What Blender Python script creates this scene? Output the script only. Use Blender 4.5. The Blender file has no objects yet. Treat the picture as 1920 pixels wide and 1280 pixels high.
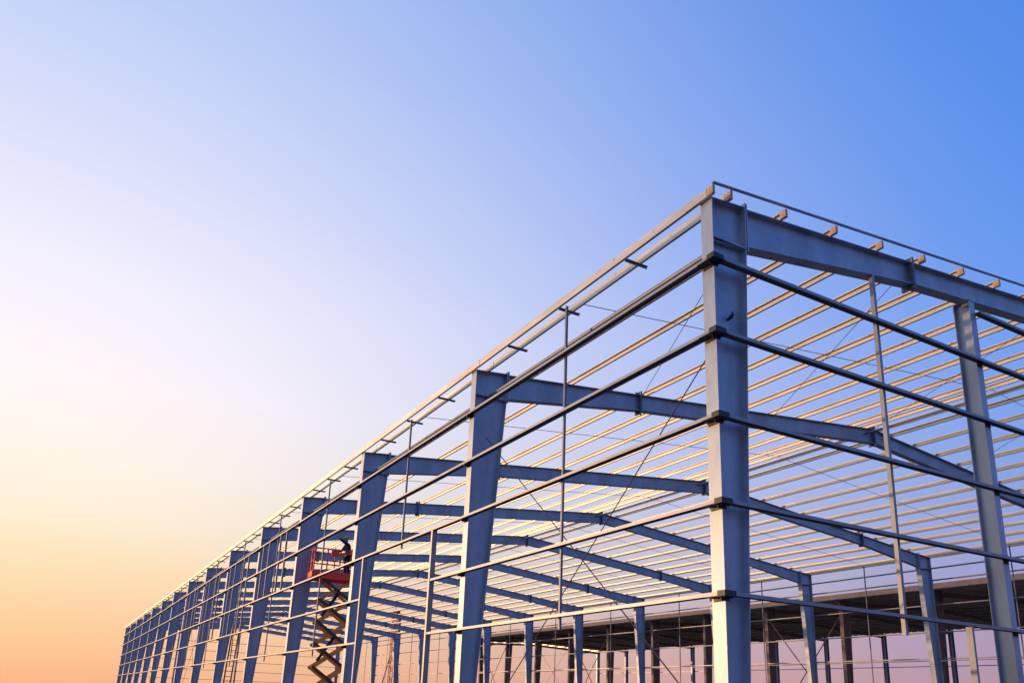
import bpy, bmesh, math, random
from mathutils import Vector, Matrix
random.seed(4)
C = bpy.context.scene.collection
PI = math.pi
# ------------------------------------------------------------------ mesh builder
class MB:
    def __init__(s): s.v=[]; s.f=[]
    def add(s, vs, fs):
        o=len(s.v); s.v+= [tuple(p) for p in vs]; s.f+=[tuple(i+o for i in f) for f in fs]
    def box(s,x0,x1,y0,y1,z0,z1):
        s.add([(x0,y0,z0),(x1,y0,z0),(x1,y1,z0),(x0,y1,z0),(x0,y0,z1),(x1,y0,z1),(x1,y1,z1),(x0,y1,z1)],
              [(0,3,2,1),(4,5,6,7),(0,1,5,4),(1,2,6,5),(2,3,7,6),(3,0,4,7)])
    def pxz(s,poly,y0,y1):
        n=len(poly)
        s.add([(x,y0,z) for x,z in poly]+[(x,y1,z) for x,z in poly],
              [tuple(range(n)),tuple(range(2*n-1,n-1,-1))]+[(i,(i+1)%n,n+(i+1)%n,n+i) for i in range(n)])
    def pyz(s,poly,x0,x1):
        n=len(poly)
        s.add([(x0,y,z) for y,z in poly]+[(x1,y,z) for y,z in poly],
              [tuple(range(n)),tuple(range(2*n-1,n-1,-1))]+[(i,(i+1)%n,n+(i+1)%n,n+i) for i in range(n)])
    def tube(s,p,q,r,n=8,r2=None):
        p=Vector(p);q=Vector(q);d=(q-p).normalized()
        a=d.orthogonal().normalized();b=d.cross(a); r2=r if r2 is None else r2
        vs=[p+(a*math.cos(2*PI*i/n)+b*math.sin(2*PI*i/n))*r for i in range(n)]+[q+(a*math.cos(2*PI*i/n)+b*math.sin(2*PI*i/n))*r2 for i in range(n)]
        s.add(vs,[tuple(range(n)),tuple(range(2*n-1,n-1,-1))]+[(i,(i+1)%n,n+(i+1)%n,n+i) for i in range(n)])
    def bar(s,p,q,w,h,up=(0,0,1)):
        p=Vector(p);q=Vector(q);d=(q-p).normalized();sd=d.cross(Vector(up)).normalized();u=sd.cross(d)
        vs=[]
        for c in (p,q):
            for a,b in ((-1,-1),(1,-1),(1,1),(-1,1)): vs.append(c+sd*(a*w/2)+u*(b*h/2))
        s.add(vs,[(0,1,2,3),(7,6,5,4),(0,4,5,1),(1,5,6,2),(2,6,7,3),(3,7,4,0)])
    def mesh(s,name):
        me=bpy.data.meshes.new(name); me.from_pydata(s.v,[],s.f)
        bm=bmesh.new(); bm.from_mesh(me); bmesh.ops.recalc_face_normals(bm,faces=bm.faces); bm.to_mesh(me); bm.free()
        return me
def obj(name, mb, mat, parent=None, loc=(0,0,0), rz=0, bevel=0):
    me = mb.mesh(name) if isinstance(mb,MB) else mb
    if mat and not me.materials: me.materials.append(mat)
    o=bpy.data.objects.new(name,me); C.objects.link(o); o.location=loc; o.rotation_euler=(0,0,rz)
    if parent: o.parent=parent
    if bevel:
        b=o.modifiers.new('bevel','BEVEL'); b.width=bevel; b.segments=2
    return o
def thing(name,label,cat,loc=(0,0,0),rz=0,group=None):
    o=bpy.data.objects.new(name,None); C.objects.link(o); o.location=loc; o.rotation_euler=(0,0,rz)
    o['label']=label; o['category']=cat
    if group:o['group']=group
    return o
# ------------------------------------------------------------------ materials
def mat(name, col, rough=.5, metal=0., var=.15, scale=3., rust=0., rustcol=(.16,.07,.035), bump=.05, stretch=(1,1,1)):
    m=bpy.data.materials.new(name); m.use_nodes=True; nt=m.node_tree; N=nt.nodes; L=nt.links
    b=N['Principled BSDF']; tc=N.new('ShaderNodeTexCoord'); mp=N.new('ShaderNodeMapping'); mp.inputs['Scale'].default_value=stretch
    L.new(tc.outputs['Object'],mp.inputs['Vector'])
    n=N.new('ShaderNodeTexNoise'); n.inputs['Scale'].default_value=scale; n.inputs['Detail'].default_value=7; n.inputs['Roughness'].default_value=.65
    L.new(mp.outputs['Vector'],n.inputs['Vector'])
    r=N.new('ShaderNodeValToRGB'); r.color_ramp.elements[0].position=.3; r.color_ramp.elements[1].position=.7
    r.color_ramp.elements[0].color=tuple(c*(1-var) for c in col)+(1,); r.color_ramp.elements[1].color=tuple(min(1,c*(1+var)) for c in col)+(1,)
    L.new(n.outputs['Fac'],r.inputs['Fac']); out=r.outputs['Color']
    if rust>0:
        n2=N.new('ShaderNodeTexNoise'); n2.inputs['Scale'].default_value=scale*1.7; n2.inputs['Detail'].default_value=9; n2.inputs['Roughness'].default_value=.75
        L.new(tc.outputs['Object'],n2.inputs['Vector'])
        r2=N.new('ShaderNodeValToRGB'); r2.color_ramp.elements[0].position=.68-rust; r2.color_ramp.elements[1].position=.76-rust*.8
        L.new(n2.outputs['Fac'],r2.inputs['Fac'])
        mx=N.new('ShaderNodeMix'); mx.data_type='RGBA'; L.new(r2.outputs['Color'],mx.inputs[0]); L.new(out,mx.inputs[6]); mx.inputs[7].default_value=rustcol+(1,)
        out=mx.outputs[2]
    L.new(out,b.inputs['Base Color']); b.inputs['Metallic'].default_value=metal
    mr=N.new('ShaderNodeMapRange'); mr.inputs[3].default_value=max(.05,rough-.12); mr.inputs[4].default_value=min(1,rough+.12)
    L.new(n.outputs['Fac'],mr.inputs[0]); L.new(mr.outputs[0],b.inputs['Roughness'])
    bp=N.new('ShaderNodeBump'); bp.inputs['Strength'].default_value=bump; bp.inputs['Distance'].default_value=.02
    L.new(n.outputs['Fac'],bp.inputs['Height']); L.new(bp.outputs['Normal'],b.inputs['Normal'])
    return m
M_primer=mat('grey_steel_primer',(.325,.385,.465),.44,.38,.26,1.5,.06,(.22,.21,.23),.06,(1,1,.4))
M_plate =mat('steel_plate',(.15,.18,.23),.5,.4,.2,5,.1)
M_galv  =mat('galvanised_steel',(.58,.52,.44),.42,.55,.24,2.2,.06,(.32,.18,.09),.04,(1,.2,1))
M_girt  =mat('girt_steel',(.25,.265,.30),.46,.5,.2,3,.03,(.16,.11,.08),.03,(1,.3,1))
M_dark  =mat('dark_cleat_steel',(.03,.03,.035),.5,.4,.2,8)
M_rusty =mat('rusty_end_steel',(.52,.36,.22),.6,.3,.35,9,.12,(.14,.06,.03),.2)
M_rod   =mat('rod_steel',(.07,.065,.07),.5,.5,.1,4)
M_red   =mat('red_paint',(.97,.065,.02),.4,0,.08,5,.0)
M_arm   =mat('orange_arm_paint',(.90,.30,.03),.4,.0,.15,6,.03)
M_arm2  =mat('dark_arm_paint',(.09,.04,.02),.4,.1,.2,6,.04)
M_black =mat('black_rubber',(.02,.02,.02),.8,0,.1,8)
M_roof  =mat('dark_roof_sheet',(.17,.135,.125),.7,.1,.35,1.5)
M_brown =mat('brown_primer',(.27,.17,.13),.6,.1,.25,2,.05)
M_ground=mat('bare_earth',(.17,.13,.10),.95,0,.3,.25,0,bump=.4)
M_cloth =mat('navy_workwear',(.02,.028,.06),.9,0,.2,14)
M_skin  =mat('skin',(.36,.19,.12),.6,0,.06,12)
M_helmet=mat('helmet_plastic',(.45,.30,.06),.35,0,.05,6)
M_alu   =mat('ladder_aluminium',(.3,.2,.12),.4,.6,.1,6)
# ------------------------------------------------------------------ dimensions
FY=[0,9,18,26.2,34.3,43.2,52.1,61,70,79,88,97,106,115,124]
NF=len(FY); LEN=FY[-1]; W=32.5; HW=W/2; HE=10.05; SL=.102; FW=.14
LV=[8.80,7.46,6.01,4.62,3.22,1.83,.45]
def roofz(x): return HE+SL*(x if x<=HW else W-x)
def fy(k,f): return FY[k]+(FY[k+1]-FY[k])*f
# ------------------------------------------------------------------ ground
g=MB(); R=3000
g.add([(-R,-R,0),(R,-R,0),(R,R,0),(-R,R,0)],[(0,1,2,3)])
go=obj('ground',g,M_ground); go['kind']='structure'
# ------------------------------------------------------------------ building
bld=thing('steel_frame_building','long unfinished steel portal frame warehouse with open purlins, girts and tapered blue grey columns','building')
def col_mesh(d0,d1,kd,s):
    m=MB(); X=lambda x:s*x
    def P(poly,y0,y1): m.pxz([(X(x),z) for x,z in poly],y0,y1)
    zt=lambda x:HE+SL*x
    kz=zt(d1)-kd
    P([(0,0.03),(.018,0.03),(.018,zt(0)),(0,zt(0))],-FW,FW)
    P([(d0-.018,.03),(d0,.03),(d1,kz),(d1-.018,kz)],-FW,FW)
    P([(.018,.03),(d0-.018,.03),(d1-.018,kz),(d1-.018,zt(d1)-.015),(.018,zt(.018)-.015)],-.006,.006)
    P([(d1-.02,kz+.001),(d1,kz+.001),(d1,zt(d1)+.09),(d1-.02,zt(d1)+.09)],-FW-.012,FW+.012)
    P([(-.02,zt(0)-.013+.015),(d1-.02,zt(d1)-.013+.012),(d1-.02,zt(d1)+.012),(-.02,zt(0)+.017)],-FW-.004,FW+.004)
    for sy in (-1,1):   # web stiffeners
        P([(.02,kz-.02),(d1-.03,kz-.02),(d1-.03,kz),(.02,kz)],*sorted((sy*.008,sy*(FW-.008))))
    m.box(*sorted((X(-.08),X(d0+.08))),-.22,.22,0,.03)
    return m.mesh('column')
PX=[-.02,.39]+[.39+1.35*k for k in range(1,12)]+[15.95]
PH=.155
def raf_mesh(d1,kd,s,mdep=.5,sp=5.5):
    m=MB(); X=lambda x:s*x
    def P(poly,y0,y1): m.pxz([(X(x),z) for x,z in poly],y0,y1)
    t=lambda x:HE+SL*x
    x0=d1+.022
    st=[(x0,kd-.04),(sp,mdep),(HW-.02,mdep+.04)]
    P([(x,t(x)-.014) for x,_ in st]+[(x,t(x)-d+.014) for x,d in reversed(st)],-.006,.006)
    P([(st[0][0],t(st[0][0])-.015),(st[2][0],t(st[2][0])-.015),(st[2][0],t(st[2][0])),(st[0][0],t(st[0][0]))],-FW+.02,FW-.02)
    for a,b in ((0,1),(1,2)):
        xa,da=st[a];xb,db=st[b]
        P([(xa,t(xa)-da),(xb,t(xb)-db),(xb,t(xb)-db+.015),(xa,t(xa)-da+.015)],-FW+.02,FW-.02)
    for x in PX:       # purlin cleats
        if x>d1: P([(x+.012,t(x)),(x+.02,t(x)),(x+.02,t(x)+PH-.01),(x+.012,t(x)+PH-.01)],-.07,.07)
    P([(x0,t(x0)-kd+.02-.09),(x0+.02,t(x0)-kd+.02-.09),(x0+.02,t(x0)+.09),(x0,t(x0)+.09)],-FW-.01,FW+.01)
    for zz_ in (.05,-.08,-.2,-kd+.22,-kd+.1):   # end plate bolts
        for y in (-.09,.09): m.tube((X(x0-.06),y,t(x0)+zz_),(X(x0+.05),y,t(x0)+zz_),.015,6)
    return m.mesh('rafter')
def splice_mesh(depth):
    m=MB()
    m.box(-.026,-.002,-FW-.012,FW+.012,-depth-.10,.10); m.box(.002,.026,-FW-.012,FW+.012,-depth-.10,.10)
    for z in (.055,-.06,-.15,-depth+.15,-depth+.06,-depth-.055):
        for y in (-.08,.08): m.tube((-.05,y,z),(.05,y,z),.014,6)
    for sx in (-1,1):
        for z0,z1 in ((.003,.095),(-depth-.095,-depth-.003)): m.box(*sorted((sx*.028,sx*.11)),-.005,.005,z0,z1)
    return m.mesh('splice_plate')
def cleat_mesh(s):
    m=MB()
    m.box(*sorted((-s*.155,-s*.003)),-.10,.10,-.016,-.004)
    m.box(*sorted((-s*.014,-s*.002)),-.10,.10,-.08,.07)
    m.box(*sorted((-s*.15,-s*.003)),-.012,.012,-.07,-.018)
    for y in (-.06,.06):
        for x in (-.05,-.11): m.tube((s*x,y,-.035),(s*x,y,.02),.014,6)
    return m.mesh('girt_cleat')
colN={}; rafN={}
for s in (1,-1):
    colN[('i',s)]=col_mesh(.32,.95,.74,s); colN[('g',s)]=col_mesh(.36,.78,.80,s)
    rafN[('i',s)]=raf_mesh(.95,.74,s); rafN[('g',s)]=raf_mesh(.78,.80,s)
clN={1:cleat_mesh(1),-1:cleat_mesh(-1)}
spl=splice_mesh(.5); spr=splice_mesh(.54)
for k in range(NF):
    key='g' if k in (0,NF-1) else 'i'; y=FY[k]
    for s,xb in ((1,0),(-1,W)):
        c=obj('column',colN[(key,s)],M_primer,bld,(xb,y,0))
        for z in LV:
            if s==1 and k==0: continue
            obj('girt_cleat',clN[s],M_dark,c,(0,0,z))
        r=obj('rafter',rafN[(key,s)],M_primer,bld,(xb,y,0))
        obj('splice_plate',spl,M_plate,r,(s*5.5,0,roofz(5.5)))
        if s==1: obj('ridge_plate',spr,M_plate,r,(HW,0,roofz(HW)))
        if k==0 and s==1:
            cm=MB(); cm.box(-.16,.12,-.30,-FW-.004,-.016,-.003); cm.box(-.16,-.003,-FW-.004,.10,-.016,-.003)
            cm.box(-.012,-.002,-.12,.10,-.07,.07); cm.box(-.10,.08,-FW-.014,-FW-.003,-.07,.07)
            cm.box(-.17,-.15,-.31,-.15,-.02,.068); cm.box(-.15,.06,-.31,-.295,-.02,.068)
            for q in ((-.09,-.22),(-.09,0),(.05,-.22)): cm.tube((q[0],q[1],-.04),(q[0],q[1],.02),.014,6)
            cme=cm.mesh('girt_cleat')
            for z in LV: obj('girt_cleat',cme,M_dark,c,(0,0,z))
            pm=MB(); pm.tube((.40,-.008,7.90),(.40,-.13,7.95),.028,10); pm.tube((.40,-.11,7.88),(.40,-.115,8.0),.016,8)
            obj('pipe_stub',pm,M_dark,c)
            st=MB(); st.pxz([(.03,HE-.80),(.745,HE-.735),(.745,HE-.722),(.03,HE-.787)],-.1,-.01)
            obj('stiffener',st,M_primer,c)
# channel profiles
def chan(w,h,l,t): return [(0,0),(w,0),(w,l),(w-t,l),(w-t,t),(t,t),(t,h-t),(w-t,h-t),(w-t,h-l),(w,h-l),(w,h),(0,h)]
YE=-.25
def purlin(x,closed=False):
    prof=chan(.055,PH,.024,.006); m=MB(); z=roofz(x)+.003
    if closed: m.pxz([(a-.055,b*1.1) for a,b in prof],YE,LEN+.2)
    else: m.pxz([(-a,b) for a,b in prof],YE,LEN+.2)
    for k in range(NF):      # lapped joint over every frame
        if closed: m.pxz([(-.061,.008),(-.056,.008),(-.056,PH*1.1-.008),(-.061,PH*1.1-.008)],FY[k]-(.45 if k else .1),FY[k]+.45)
        else: m.pxz([(.001,.005),(.008,.005),(.008,PH-.005),(.001,PH-.005)],FY[k]-(.45 if k else .1),FY[k]+.45)
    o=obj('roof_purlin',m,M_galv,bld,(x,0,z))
    c=MB(); c.box(-.063,-.009,YE-.006,YE+.13,.004,PH-.004)
    obj('purlin_end_plate',c,M_rusty,o)
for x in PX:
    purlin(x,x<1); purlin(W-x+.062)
for s,xa,xb in ((1,-.09,HW),(-1,W+.09,HW)):
    for y in (YE-.02,LEN+.19):
        m=MB(); m.bar((xa,y,roofz(max(0,min(W,xa)))+PH+.035),(xb,y,roofz(xb)+PH+.03),.045,.03); obj('rake_angle',m,M_girt,bld)
# wall girts (web on top, flanges down)
def girt_profile():
    w=.135;h=.058;t=.006;l=.014
    return [(0,0),(l,0),(l,t),(t,t),(t,h-t),(w-t,h-t),(w-t,t),(w-l,t),(w-l,0),(w,0),(w,h),(0,h)]
GP=girt_profile()
def girt_y(xout,y0,y1,z,s):
    m=MB(); m.pxz([(-s*(.003+a),b) for a,b in GP],y0,y1); return obj('wall_girt',m,M_girt,bld,(xout,0,z))
def girt_x(yout,x0,x1,z,s):
    m=MB(); m.pyz([(-s*(.003+a),b) for a,b in GP],x0,x1); return obj('wall_girt',m,M_girt,bld,(0,yout,z))
D0,D1=10.8,16.5
for i,z in enumerate(LV):
    if i<3: girt_y(0,-.29,LEN+.3,z,1)
    else:
        girt_y(0,-.29,D0-.06,z,1); girt_y(0,D1+.06,LEN+.3,z,1)
    girt_y(W,-.29,LEN+.3,z,-1)
    if i<5: girt_x(-FW,.004,W-.004,z,1)
    else:
        girt_x(-FW,.004,5.80,z,1); girt_x(-FW,10.2,W-.004,z,1)
    girt_x(LEN+FW,.004,W-.004,z,-1)
girt_x(-FW,7.5,25.2,9.95,1)
# door posts
m=MB(); m.box(-.15,-.01,-.05,.05,0,6.0); obj('door_post',m,M_girt,bld,(0,D0,0)); obj('door_post',m.mesh('door_post'),M_girt,bld,(0,D1,0))
m=MB(); m.box(-.03,.03,-.14,-.02,0,3.21); obj('door_post',m,M_girt,bld,(5.86,-FW,0)); obj('door_post',m.mesh('door_post'),M_girt,bld,(10.1,-FW,0))
# sag posts and eave ties
def post_mesh(z0,z1):
    m=MB(); m.box(-.025,.025,-.025,-.019,z0,z1); m.box(-.025,-.019,-.019,.025,z0,z1); return m.mesh('sag_post')
pN=post_mesh(3.0,HE-.03); pF=post_mesh(0,10.1); pD=post_mesh(5.9,HE-.03)
tm=MB(); tm.box(-.05,.50,-.025,.025,0,.012); tm.box(-.05,.50,.018,.025,-.04,0); tme=tm.mesh('eave_tie')
for k in range(NF-1):
    ym=fy(k,.5)
    obj('sag_post',pD if k==1 else pN,M_plate,bld,(.04,ym,0)); obj('sag_post',pF,M_plate,bld,(W-.06,ym,0))
    for f in (.25,.52,.78): obj('eave_tie',tme,M_girt,bld,(0,fy(k,f),HE-.012))
def gable_post(x,z0,z1):
    m=MB(); m.box(-.035,.035,-.035,-.005,z0,z1); m.box(-.035,-.025,-.005,.045,z0,z1); obj('sag_post',m,M_girt,bld,(x,-FW+.05,0))
gable_post(4.2,2.95,roofz(4.2)-.56); gable_post(11.8,2.95,roofz(11.8)-.52); gable_post(20.6,2.95,roofz(20.6)-.52)
for k,zs in ((3,(6.0,8.8)),(4,(4.6,8.8)),(5,(4.6,8.8)),(6,(6.0,8.8))):
    for f in (.22,.36,.64,.8):
        m=MB(); m.box(-.13,-.05,-.03,.03,zs[0]+.07,zs[1]-.005); obj('window_post',m,M_girt,bld,(0,fy(k,f),0))
# gable columns
def gcol(x,y):
    zt=roofz(x)-.52; m=MB()
    m.box(-.10,.10,-.14,-.125,.03,zt); m.box(-.10,.10,.205,.22,.03,zt); m.box(-.005,.005,-.125,.205,.03,zt)
    m.box(-.16,.16,-.18,.28,0,.03); m.box(-.11,.11,-.15,.23,zt,zt+.015)
    c=obj('gable_column',m,M_primer,bld,(x,y,0))
    for z in LV[:5]:
        b=MB(); b.box(-.08,.08,-.27,-.142,-.014,-.003); b.box(-.08,.08,-.154,-.142,-.07,.07); obj('girt_cleat',b,M_dark,c,(0,0,z))
for x in (7.44,16.25,25.17):
    gcol(x,0); gcol(x,LEN-.1)
for x,z in ((.42,9.39),(W-.42,9.39),(HW-.35,roofz(HW)-.22)):
    m=MB(); m.tube((x,.02,z),(x,LEN-.02,z),.045,10); obj('tie_tube',m,M_girt,bld)
def rod(p,q,r=.012):
    m=MB(); m.tube(p,q,r,6); obj('brace_rod',m,M_rod,bld)
for k in (0,6,13):
    y0=FY[k]+.1;y1=FY[k+1]-.1
    for x in (.40,W-.40):
        rod((x,y0,7.75),(x,y1,.6)); rod((x,y1,8.25),(x,y0,.9))
    for a,b in ((1,5.5),(5.5,11),(11,16),(16.5,21.5),(21.5,27),(27,31.5)):
        rod((a,y0,roofz(a)-.15),(b,y1,roofz(b)-.15),.008)
for k in range(NF-1):
    ym=fy(k,.5)
    for a,b in ((.4,HW),(HW,W-.4)):
        m=MB(); m.tube((a,ym,roofz(a)+.10),(b,ym,roofz(b)+.10),.009,6); obj('sag_rod',m,M_rod,bld)
# ------------------------------------------------------------------ neighbouring shed
nb=thing('roofed_shed','neighbouring steel shed with finished dark roof and brown columns behind the open frame','building',(39.2,0,0))
NW=24.;NY0=1.3;NB=7.05;NN=14;NZ=9.55; NL=NB*(NN-1)
def hcol(h,w,f,t=.02,d0=None):
    m=MB(); d0=d0 or w
    m.pxz([(0,0),(t,0),(t,h),(0,h)],-f,f); m.pxz([(d0-t,0),(d0,0),(w,h),(w-t,h)],-f,f); m.pxz([(t,0),(d0-t,0),(w-t,h),(t,h)],-.007,.007)
    return m.mesh('column')
ca=hcol(NZ-.1,.85,.15,d0=.45); cb=hcol(NZ-.1,.5,.13)
rm=MB()
zz=lambda x:NZ+.035*x
rm.pxz([(0,zz(0)-.55),(NW/2,zz(NW/2)-.45),(NW,zz(0)-.55),(NW,zz(0)-.22),(NW/2,zz(NW/2)-.22),(0,zz(0)-.22)],-.06,.06); rme=rm.mesh('rafter')
for k in range(NN):
    y=NY0+NB*k
    obj('column',ca,M_brown,nb,(.1,y,0)); obj('column',cb,M_primer,nb,(NW-.6,y,0)); obj('rafter',rme,M_brown,nb,(0,y,0))
    if k in (4,8,11):
        for p,q in (((.3,y,.4),(.3,y+NB,8.6)),((.3,y+NB,.4),(.3,y,8.6))):
            m=MB(); m.tube(p,q,.04,6); obj('brace_rod',m,M_brown,nb)
rs=MB()
for s in (0,1):
    xa,xb=(-.6,NW/2) if s==0 else (NW/2,NW+.6)
    za,zb=zz(0 if s==0 else NW/2),zz(NW/2 if s==0 else 0)
    y=NY0-.5; pts_=[]
    while y<NY0+NL+.5:
        pts_+=[(y,0),(y+.45,0),(y+.5,.09),(y+.70,.09)]; y+=.75
    vs=[]
    for yy,dz in pts_: vs+=[(xa,yy,za+dz),(xb,yy,zb+dz)]
    rs.add(vs,[(2*j,2*j+1,2*j+3,2*j+2) for j in range(len(pts_)-1)])
obj('roof_sheet',rs,M_roof,nb)
for x in [.05+1.5*i for i in range(8)]+[12.2+1.5*i for i in range(8)]:
    m=MB(); z=zz(x if x<NW/2 else NW-x); m.box(x-.03,x+.03,NY0-.4,NY0+NL+.4,z-.2,z-.015); obj('roof_purlin',m,M_galv,nb)
m=MB(); m.box(-.68,-.62,NY0-.5,NY0+NL+.5,NZ-.22,NZ+.14); obj('fascia',m,M_roof,nb)
for z in (6.2,3.2):
    m=MB(); m.box(0,.12,NY0,NY0+NL,z,z+.06); obj('wall_girt',m,M_girt,nb,(NW-.1,0,0))
m=MB(); m.box(-.04,0,NY0,NY0+NL,5.0,5.05); obj('wall_girt',m,M_girt,nb,(.09,0,0))
# ------------------------------------------------------------------ scissor lift
LX,LY=1.55,25.15; DZ=6.52; RZ=math.radians(-4)
lift=thing('scissor_lift','raised red scissor lift with a worker on its platform inside the steel frame','scissor lift',(LX,LY,0),RZ)
m=MB(); m.box(-1.15,1.15,-.42,.42,.25,.72); m.box(-1.0,1.0,-.46,.46,.42,.62); obj('chassis',m,M_red,lift,bevel=.03)
for sx in (-.8,.8):
    for sy in (-.5,.5):
        m=MB(); m.tube((sx,sy-.11,.28),(sx,sy+.11,.28),.28,20); w=obj('wheel',m,M_black,lift,bevel=.02)
        h=MB(); h.tube((sx,sy-.12,.28),(sx,sy+.12,.28),.13,14); obj('rim',h,M_red,w)
z0=.85; nc=6; ch=(DZ-.12-z0)/nc; a=.66
for i in range(nc):
    za=z0+i*ch; zb=za+ch
    for sy in (-.33,.33):
        for d in (-1,1):
            m=MB(); yy=sy+(.035*d)
            m.bar((-a*d,yy,za),(a*d,yy,zb),.05,.13,(0,0,1))
            for q in ((-a*d,za),(a*d,zb),(0,(za+zb)/2)): m.tube((q[0],yy-.04,q[1]),(q[0],yy+.04,q[1]),.07,12)
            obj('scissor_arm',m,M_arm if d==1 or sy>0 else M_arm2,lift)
    for x,z in ((-a,za),(a,za),(0,(za+zb)/2)):
        m=MB(); m.tube((x,-.37,z),(x,.37,z),.035,8); obj('pivot_pin',m,M_arm2,lift)
for j in (0,2,4):
    m=MB(); m.tube((-.45,0,z0+(j+.3)*ch),(.2,0,z0+(j+1.4)*ch),.06,10); m.tube((-.2,0,z0+(j+.8)*ch),(.42,0,z0+(j+1.9)*ch),.035,8); obj('hydraulic_ram',m,M_black,lift)
m=MB(); m.box(-1.12,1.12,-.55,.55,DZ-.04,DZ); m.box(-1.12,1.12,-.57,-.53,DZ-.18,DZ+.14); m.box(-1.12,1.12,.53,.57,DZ-.18,DZ+.14); m.box(-1.15,-1.11,-.57,.57,DZ-.12,DZ+.13); m.box(1.11,1.15,-.57,.57,DZ-.12,DZ+.13)
obj('platform',m,M_red,lift)
for (xa,xb,yy) in ((-1.1,1.1,-.54),(-1.1,1.1,.54)):
    m=MB()
    for x in (-1.1,-.55,0,.55,1.1): m.tube((x,yy,DZ),(x,yy,DZ+1.1),.03,8)
    for z in (DZ+1.1,DZ+.6): m.tube((xa,yy,z),(xb,yy,z),.03,8)
    obj('guard_rail',m,M_red,lift)
for x in (-1.1,1.1):
    m=MB()
    for z in (DZ+1.1,DZ+.6): m.tube((x,-.54,z),(x,.54,z),.03,8)
    m.tube((x,0,DZ),(x,0,DZ+1.1),.03,8); obj('guard_rail',m,M_red,lift)
m=MB(); m.box(.42,1.10,-.60,-.575,DZ+.35,DZ+1.18); m.box(.50,1.03,-.60,-.57,DZ+.42,DZ+1.1); obj('rail_panel',m,M_red,lift,bevel=.01)
m=MB(); m.box(-.42,-.12,-.66,-.565,DZ+.8,DZ+1.08); m.tube((-.27,-.62,DZ+1.08),(-.27,-.62,DZ+1.18),.02,8); obj('control_box',m,M_red,lift,bevel=.01)
# ------------------------------------------------------------------ worker
per=thing('person','person in dark navy workwear and safety helmet reaching out from the red lift platform','person',(LX+.42,LY-.1,DZ+.005),math.radians(185))
def skin(name,pts,edges,material,root=0,sub=2):
    me=bpy.data.meshes.new(name); bm=bmesh.new(); ly=bm.verts.layers.skin.verify(); vs=[]
    for p,r in pts:
        v=bm.verts.new(p); v[ly].radius=(r,r) if not isinstance(r,tuple) else r; vs.append(v)
    vs[root][ly].use_root=True
    for a_,b_ in edges: bm.edges.new((vs[a_],vs[b_]))
    bm.to_mesh(me); bm.free(); me.materials.append(material)
    o=bpy.data.objects.new(name,me); C.objects.link(o); o.parent=per
    s=o.modifiers.new('skin','SKIN'); s.use_smooth_shade=True
    if sub:
        q=o.modifiers.new('sub','SUBSURF'); q.levels=sub; q.render_levels=sub
    return o
pts=[((0,0,.95),(.15,.12)),((.03,0,1.15),(.14,.105)),((.08,0,1.36),(.17,.11)),((.11,0,1.47),.06),((.13,0,1.53),.052),((.155,0,1.60),.085),((.16,0,1.68),.092),((.15,0,1.745),.06),
 ((.0,.10,.88),.095),((.02,.11,.50),.065),((-.04,.12,.10),.045),((.08,.13,.045),.04),((.14,.135,.035),.032),
 ((0,-.10,.88),.095),((.05,-.12,.50),.065),((.0,-.13,.10),.045),((.12,-.14,.045),.04),((.18,-.145,.035),.032),
 ((.09,.19,1.42),.06),((.34,.24,1.50),.046),((.55,.20,1.64),.034),((.61,.20,1.68),.030),
 ((.09,-.19,1.42),.06),((.20,-.26,1.20),.046),((.42,-.22,1.14),.034),((.48,-.21,1.13),.030)]
ed=[(0,1),(1,2),(2,3),(3,4),(4,5),(5,6),(6,7),(0,8),(8,9),(9,10),(10,11),(11,12),(0,13),(13,14),(14,15),(15,16),(16,17),(2,18),(18,19),(19,20),(20,21),(2,22),(22,23),(23,24),(24,25)]
skin('body',pts,ed,M_skin)
def grow(ix,add):
    mp={j:i for i,j in enumerate(ix)}
    return [(pts[j][0],tuple(c+add for c in pts[j][1]) if isinstance(pts[j][1],tuple) else pts[j][1]+add) for j in ix],[(mp[a_],mp[b_]) for a_,b_ in ed if a_ in mp and b_ in mp]
p1,e1=grow([0,1,2,3,18,19,20,22,23,24],.02); skin('jacket',p1,e1,M_cloth)
p2,e2=grow([0,8,9,10,13,14,15],.022); skin('trousers',p2,e2,M_cloth)
for ix in ([10,11,12],[15,16,17]):
    p3,e3=grow(ix,.02); skin('boot',p3,e3,M_black)
for base,dr in (((.61,.20,1.68),Vector((.7,0,.7)).normalized()),((.48,-.21,1.13),Vector((1,0,-.15)).normalized())):
    sd=Vector((0,1,0)); up=dr.cross(sd)
    for i,(off,ln) in enumerate(((-.03,.075),(-.01,.09),(.011,.085),(.031,.065))):
        b=Vector(base)+sd*off+dr*.02
        skin('finger',[(b,.010),(b+dr*ln*.5,.0095),(b+dr*ln*.8-up*.018,.009),(b+dr*ln*.9-up*.04,.008)],[(0,1),(1,2),(2,3)],M_skin,sub=1)
    b=Vector(base)-sd*.03; skin('thumb',[(b,.012),(b-sd*.03+dr*.02,.011),(b-sd*.04+dr*.055,.009)],[(0,1),(1,2)],M_skin,sub=1)
hm=MB(); rings=[(0,.125),(.04,.123),(.08,.108),(.11,.08),(.13,.04)]
n=20
for (za,ra),(zb,rb) in zip(rings,rings[1:]): hm.tube((0,0,za),(0,0,zb),ra,n,rb)
hm.tube((0,0,-.012),(0,0,0),.135,n); hm.box(.09,.19,-.07,.07,-.014,-.004)
h=obj('helmet',hm,M_helmet,per,(.155,0,1.705))
nm=MB(); nm.tube((.235,0,1.665),(.265,0,1.625),.008,8,.018); obj('nose',nm,M_skin,per)
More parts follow.
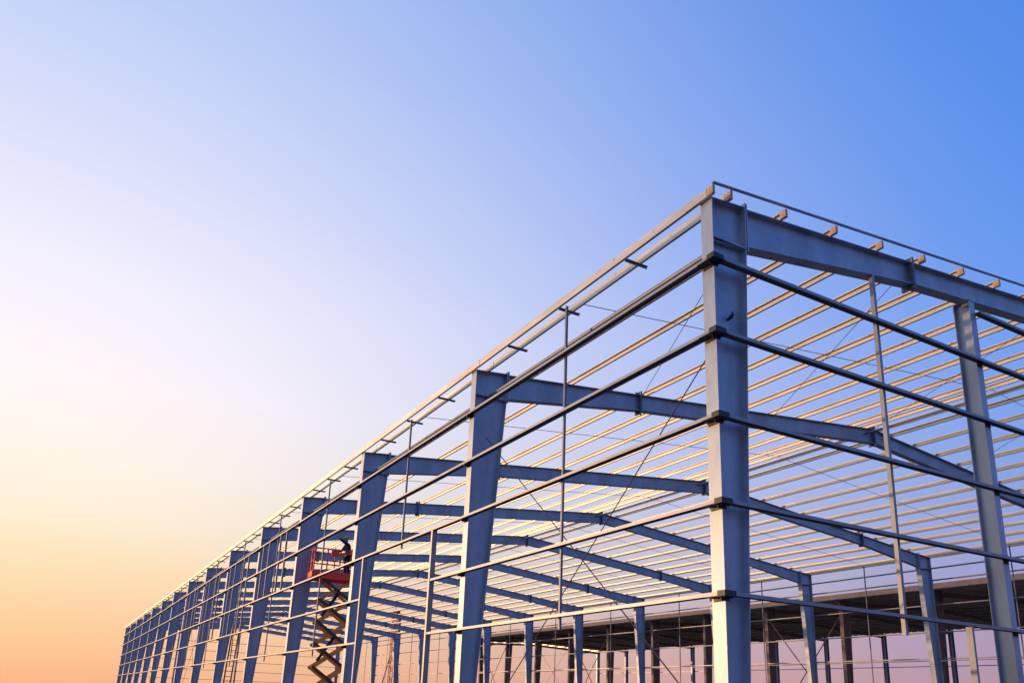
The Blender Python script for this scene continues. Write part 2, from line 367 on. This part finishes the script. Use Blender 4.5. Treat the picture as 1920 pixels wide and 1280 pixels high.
for sy in (-1,1):
    e=MB(); e.tube((.235,sy*.032,1.665),(.246,sy*.032,1.665),.012,8); obj('eye',e,M_black,per)
    e=MB(); e.tube((.15,sy*.085,1.645),(.15,sy*.102,1.65),.03,8); obj('ear',e,M_skin,per)
# ------------------------------------------------------------------ ladder, mast
lad=thing('ladder','long slim ladder leaning on the near wall column beyond the scissor lift','ladder',(1.0,44.7,0))
T=Vector((0,-1.35,5.6))
for sx in (-.2,.2):
    m=MB(); m.bar((sx,0,0),(sx,T.y,T.z),.05,.09,(1,0,0)); obj('rail',m,M_alu,lad)
for i in range(1,18):
    f=i/18.; m=MB(); m.tube((-.2,T.y*f,T.z*f),(.2,T.y*f,T.z*f),.018,6); obj('rung',m,M_alu,lad)
mast=thing('drilling_rig','tall slender red lattice mast rising beyond the end of the dark roofed shed','drilling rig',(39.1,117,0))
def lattice(w,z0,z1,st):
    m=MB(); c=[(-w,-w),(w,-w),(w,w),(-w,w)]
    for x,y in c: m.tube((x,y,z0),(x,y,z1),.07,6)
    z=z0;i=0
    while z+st<=z1:
        for j in range(4):
            p,q=c[j],c[(j+1)%4]
            if i%2:p,q=q,p
            m.tube((p[0],p[1],z),(q[0],q[1],z+st),.035,5); m.tube((p[0],p[1],z),(q[0],q[1],z),.03,5)
        z+=st;i+=1
    return m
obj('mast',lattice(.35,1.2,15.,.8),M_red,mast)
m=MB(); m.box(-.6,.6,-.5,.5,15,15.4); m.tube((0,0,15.4),(0,0,17),.06,6); m.tube((.5,0,15.1),(.5,0,14.6),.25,12); obj('mast_head',m,M_brown,mast)
m=MB(); m.bar((1.5,0,2.),(.5,0,12),.2,.2,(0,1,0)); m.bar((-1.8,0,1.8),(-.4,0,8),.15,.15,(0,1,0)); obj('mast_stay',m,M_brown,mast)
m=MB(); m.tube((.75,-.2,15),(.75,-.2,3),.22,10); obj('drill_rod',m,M_brown,mast)
m=MB(); m.box(-2.2,2.2,-1.2,1.2,.9,1.3); m.box(-.2,2.6,-1.1,1.1,1.3,2.9); obj('rig_body',m,M_red,mast,bevel=.05)
m=MB(); m.box(-1.9,-.4,-1.15,-.2,1.3,2.8); obj('cab',m,M_black,mast,bevel=.08)
for sy in (-1.1,1.1):
    m=MB(); m.pxz([(-2.4,.45),(-2,.1),(2,.1),(2.4,.45),(2,.88),(-2,.88)],sy-.3,sy+.3); obj('track',m,M_black,mast,bevel=.04)
# ------------------------------------------------------------------ world
SAZ=math.radians(-38); SEL=math.radians(5)
sd=Vector((math.sin(SAZ)*math.cos(SEL),math.cos(SAZ)*math.cos(SEL),math.sin(SEL)))
w=bpy.data.worlds.new('World'); bpy.context.scene.world=w; w.use_nodes=True; nt=w.node_tree; N=nt.nodes; L=nt.links
bg=N['Background']
tc=N.new('ShaderNodeTexCoord'); sp=N.new('ShaderNodeSeparateXYZ'); L.new(tc.outputs['Generated'],sp.inputs[0])
def mth(op,a_,b_=None,c_=None,clamp=False):
    n_=N.new('ShaderNodeMath'); n_.operation=op; n_.use_clamp=clamp
    for i,v in enumerate((a_,b_,c_)):
        if v is None: continue
        if isinstance(v,(int,float)): n_.inputs[i].default_value=v
        else: L.new(v,n_.inputs[i])
    return n_.outputs[0]
el=mth('MULTIPLY',mth('ARCSINE',sp.outputs[2]),180/PI/60.,clamp=True)
hl=mth('SQRT',mth('ADD',mth('MULTIPLY',sp.outputs[0],sp.outputs[0]),mth('ADD',mth('MULTIPLY',sp.outputs[1],sp.outputs[1]),1e-6)))
dt=mth('DIVIDE',mth('ADD',mth('MULTIPLY',sp.outputs[0],math.sin(SAZ)),mth('MULTIPLY',sp.outputs[1],math.cos(SAZ))),hl)
ang=mth('MULTIPLY',mth('ARCCOSINE',mth('MINIMUM',mth('MAXIMUM',dt,-.9999),.9999)),180/PI)
mrn=N.new('ShaderNodeMapRange'); mrn.interpolation_type='SMOOTHSTEP'; L.new(ang,mrn.inputs[0]); mrn.inputs[1].default_value=32; mrn.inputs[2].default_value=114
fac=mrn.outputs[0]
def lin(c): return tuple(((v/255)/12.92 if v/255<=.04045 else ((v/255+.055)/1.055)**2.4) for v in c)+(1,)
def ramp(st):
    r=N.new('ShaderNodeValToRGB'); cr=r.color_ramp; cr.interpolation='LINEAR'
    while len(cr.elements)<len(st): cr.elements.new(.5)
    for e,(p,c) in zip(cr.elements,st): e.position=p/60.; e.color=lin(c)
    L.new(el,r.inputs['Fac']); return r.outputs['Color']
A=ramp([(0,(245,178,136)),(3,(253,198,150)),(7,(255,220,178)),(10,(255,234,207)),(14,(255,243,230)),(19,(254,245,247)),(25,(243,239,251)),(32,(220,224,249)),(41,(190,206,246)),(55,(145,180,240))])
B=ramp([(0,(178,136,158)),(4,(160,140,182)),(9,(136,146,206)),(15,(116,152,226)),(22,(98,150,236)),(30,(84,143,236)),(41,(73,135,232)),(60,(60,115,215))])
mx=N.new('ShaderNodeMix'); mx.data_type='RGBA'; L.new(fac,mx.inputs[0]); L.new(A,mx.inputs[6]); L.new(B,mx.inputs[7])
sky=N.new('ShaderNodeTexSky'); sky.sky_type='NISHITA'; sky.sun_disc=False; sky.sun_elevation=SEL; sky.sun_rotation=SAZ
ns=N.new('ShaderNodeVectorMath'); ns.operation='SCALE'; L.new(sky.outputs[0],ns.inputs[0]); ns.inputs[3].default_value=.01
ad=N.new('ShaderNodeVectorMath'); ad.operation='ADD'; L.new(ns.outputs[0],ad.inputs[0]); L.new(mx.outputs[2],ad.inputs[1])
L.new(ad.outputs[0],bg.inputs[0]); bg.inputs[1].default_value=1.0
sl=bpy.data.lights.new('sun','SUN'); sl.energy=2.6; sl.angle=math.radians(.5); sl.color=(1,.56,.27)
so=bpy.data.objects.new('sun',sl); C.objects.link(so); so.rotation_euler=sd.to_track_quat('Z','Y').to_euler(); so.location=(-40,60,30)
# ------------------------------------------------------------------ camera
cam=bpy.data.cameras.new('camera'); co=bpy.data.objects.new('camera',cam); C.objects.link(co)
fwd=Vector((.469,.838,.278)).normalized(); right=Vector((.867,-.497,.036)); right=(right-fwd*right.dot(fwd)).normalized(); up=right.cross(fwd)
mtx=Matrix((right,up,-fwd)).transposed().to_4x4(); mtx.translation=Vector((-8.48,-9.0,1.6)); co.matrix_world=mtx
cam.sensor_width=36; cam.lens=36*1499/1920; cam.shift_x=-20/1920; cam.shift_y=(882-640)/1920; cam.clip_end=6000; cam.clip_start=.05
bpy.context.scene.camera=co
sc=bpy.context.scene; sc.view_settings.view_transform='Standard'; sc.view_settings.look='None'; sc.view_settings.exposure=0
